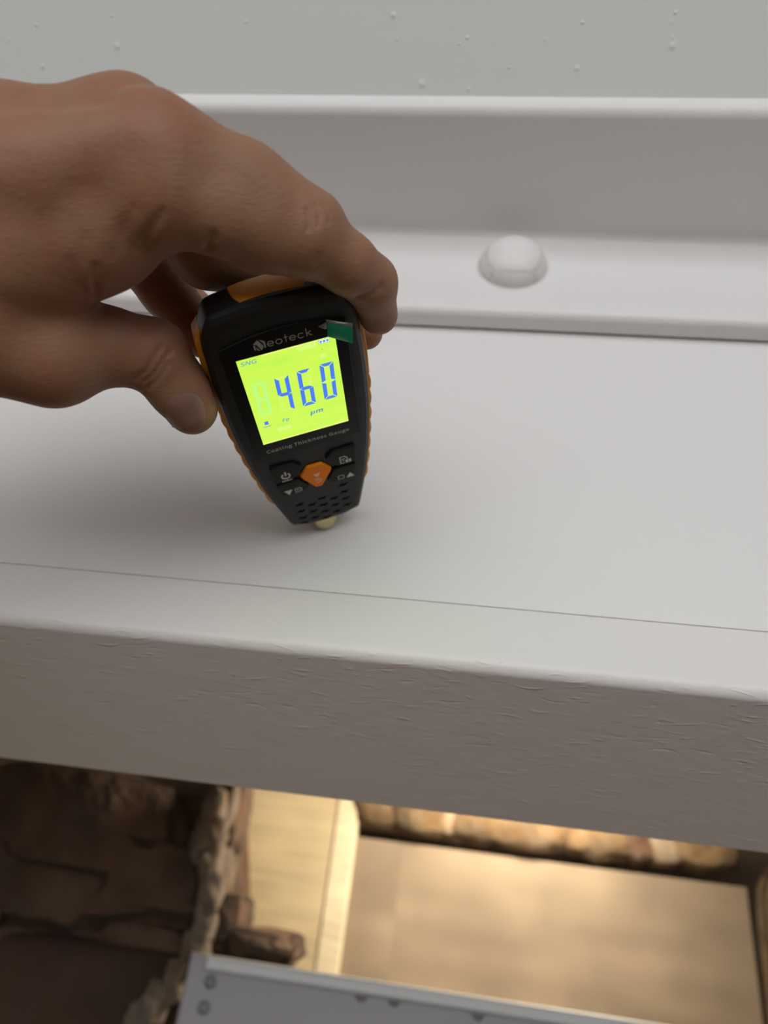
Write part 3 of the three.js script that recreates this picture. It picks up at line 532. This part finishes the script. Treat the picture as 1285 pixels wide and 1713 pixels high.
const pine = std({ color: lin(0.72, 0.66, 0.54), map: tile(tPine, 0.3), roughness: 0.75 }), pinePale = std({ color: lin(0.95, 0.92, 0.84), map: tile(tPine, 0.25), roughness: 0.7 });
const boardMat = std({ color: lin(1.0, 1.0, 1.0), map: tile(tBoard, 0.6), roughness: 0.85 });
const stoneDark = std({ color: lin(0.15, 0.108, 0.085), map: tile(tDirt, 0.3), roughness: 0.95, bumpMap: tile(tBump, 0.15), bumpScale: 0.006 });
const stoneBeige = std({ color: lin(0.27, 0.22, 0.15), map: tile(tDirt, 0.2), roughness: 0.95, bumpMap: tile(tBump, 0.1), bumpScale: 0.004 });
const stoneWhite = std({ color: lin(0.44, 0.41, 0.35), map: tile(tDirt, 0.2), roughness: 0.95 });
const mortar = std({ color: lin(0.26, 0.245, 0.23), map: tile(tDirt, 0.2), roughness: 0.95 });
const steel = phys({ color: lin(0.29, 0.285, 0.30), roughness: 0.5, metalness: 0.25 });
const put = (name, g, m, label, category, parent) => { const o = mesh(name, g, m, parent); if (!parent) o.userData = { label, category }; return o; };

put('flat_board', prism(rect(-82, 14, 592, 480), DEEP - 8, 14), boardMat, 'flat brown board lying between the rough ledges below the girder', 'board');
{
  const ledge = thing('masonry_ledge', 'crumbling beige masonry ledge with pale patches behind the brown board', 'ledge');
  const xs = [-80, -10, 62, 96, 176, 290, 392, 428, 470, 572], mats = [stoneBeige, stoneBeige, stoneWhite, stoneBeige, stoneBeige, stoneBeige, stoneDark, stoneWhite, stoneBeige];
  for (let i = 0; i < 9; i++) mesh('stone', lump((xs[i] + xs[i + 1]) / 2, DEEP - 14 + 6 * hash(i, 2, 3), -66 + 12 * hash(i, 8, 1), (xs[i + 1] - xs[i]) / 2 + 22, 30 + 8 * hash(i, 4, 4), 62, i * 5, 0.3), mats[i], ledge);
}
put('masonry_ledge_001', lump(650, DEEP - 10, 240, 50, 36, 280, 90, 0.12), stoneBeige, 'narrow beige ledge along the short side of the brown board', 'ledge');
put('wide_plank', prism([[-330, -140], [-128, -140], [-124, 330], [-300, 330]], DEEP + 6, 22), pine, 'wide pale pine plank lying beside the narrow batten', 'plank');
put('narrow_batten', prism([[-123, -140], [-88, -140], [-86, 330], [-119, 330]], DEEP + 9, 25), pinePale, 'narrow bright pine batten between plank and brown board', 'batten');
{
  const w = thing('rubble_wall', 'dark broken brown rubble wall top under the girder', 'wall');
  const h = -760, S = (x, y, hh = h) => onY(x, y, hh);
  const stone = (x, y, rx, rz, s, m = stoneDark, dy = 0, ry = 60, rough = 0.35) => { const c = S(x, y); mesh('stone', lump(c.x, h - ry + dy, c.z, rx, ry, rz, s, rough), m, w); };
  mesh('core', prism([[-120, 1300], [325, 1318], [325, 1590], [270, 1690], [-120, 1740]].map(([x, y]) => { const q = S(x, y); return [q.x, q.z]; }), h - 62, 490), stoneDark, w);
  stone(130, 1370, 165, 80, 1, stoneDark, 6); stone(60, 1470, 120, 60, 11, stoneDark, -6); stone(250, 1470, 90, 62, 21, stoneDark, 4); stone(-60, 1400, 110, 120, 31);
  stone(345, 1400, 30, 95, 41, mortar, -4, 60, 0.5); stone(352, 1540, 38, 40, 51, stoneDark, 0); stone(425, 1585, 55, 26, 61, stoneDark, -6); stone(180, 1560, 150, 26, 71, stoneDark, -30);
  stone(130, 1670, 190, 70, 81, std({ color: lin(0.10, 0.062, 0.048), map: tile(tDirt, 0.5), roughness: 0.9 }), -12, 60, 0.1);
  stone(375, 1345, 22, 60, 91, stoneDark, -10, 50, 0.4);
}
{
  const bits = [[356, 1350, 16], [354, 1395, 20], [352, 1440, 15], [350, 1490, 18], [340, 1545, 17], [322, 1592, 19], [290, 1640, 15], [256, 1680, 18], [226, 1712, 16]].map(([x, y, r], i) => { const q = onY(x, y, -752); return lump(q.x, -762, q.z, r, 12, 26, i * 9, 0.6); });
  const g = mergeGeometries(bits);
  put('mortar_strip', g, mortar, 'pale grey mortar strip running over the dark rubble', 'mortar');
}
{
  const Y = -640, a = onY(338, 1622, Y), b = onY(1285, 1732, Y), zt = (a.z + b.z) / 2 - 2, x0 = a.x - 14;
  const r = thing('steel_rail', 'lilac grey steel rail with screw heads crossing below the girder', 'rail');
  mesh('rail_web', prism(rect(x0, zt, 900, zt + 130), Y, 6), steel, r);
  mesh('rail_lip', prism(rect(x0 + 20, zt, 900, zt + 9), Y + 8, 8), phys({ color: lin(0.46, 0.47, 0.48), roughness: 0.4, metalness: 0.2 }), r);
  const head = new THREE.SphereGeometry(7, 14, 8, 0, Math.PI * 2, 0, Math.PI / 2); head.scale(1, 0.5, 1);
  for (const [x, y] of [[352, 1643], [341, 1686], [605, 1664], [660, 1672], [800, 1695], [940, 1705]]) { const q = onY(x, y, Y); const g = head.clone(); g.translate(q.x, Y + 0.5, q.z); mesh('screw_head', g, std({ color: lin(0.2, 0.2, 0.21), roughness: 0.5, metalness: 0.2 }), r); }
}
// warm work lamp under the girder, aimed at the timber
{
  const p = V(300, -760, -190), target = V(-40, DEEP, 120), g = thing('work_lamp', 'warm site lamp on a stand under the girder lighting the timber', 'lamp', p.clone().multiplyScalar(U));
  g.lookAt(target.clone().multiplyScalar(U));
  mesh('housing', box(200, 140, 40, 0, 0, -24), std({ color: lin(0.03, 0.03, 0.03), roughness: 0.5 }), g);
  mesh('lens', box(180, 120, 4, 0, 0, -2), std({ color: lin(0.8, 0.8, 0.8), emissive: lin(1, 0.87, 0.67), emissiveIntensity: 3, roughness: 0.4 }), g);
  const l = new THREE.RectAreaLight(new THREE.Color(1, 0.87, 0.67), 135, 180 * U, 120 * U); l.position.set(0, 0, 3 * U); l.rotation.y = Math.PI; g.add(l);
}
scene.traverse((o) => { if (o.isMesh) shadow(o); });
renderer.render(scene, camera);
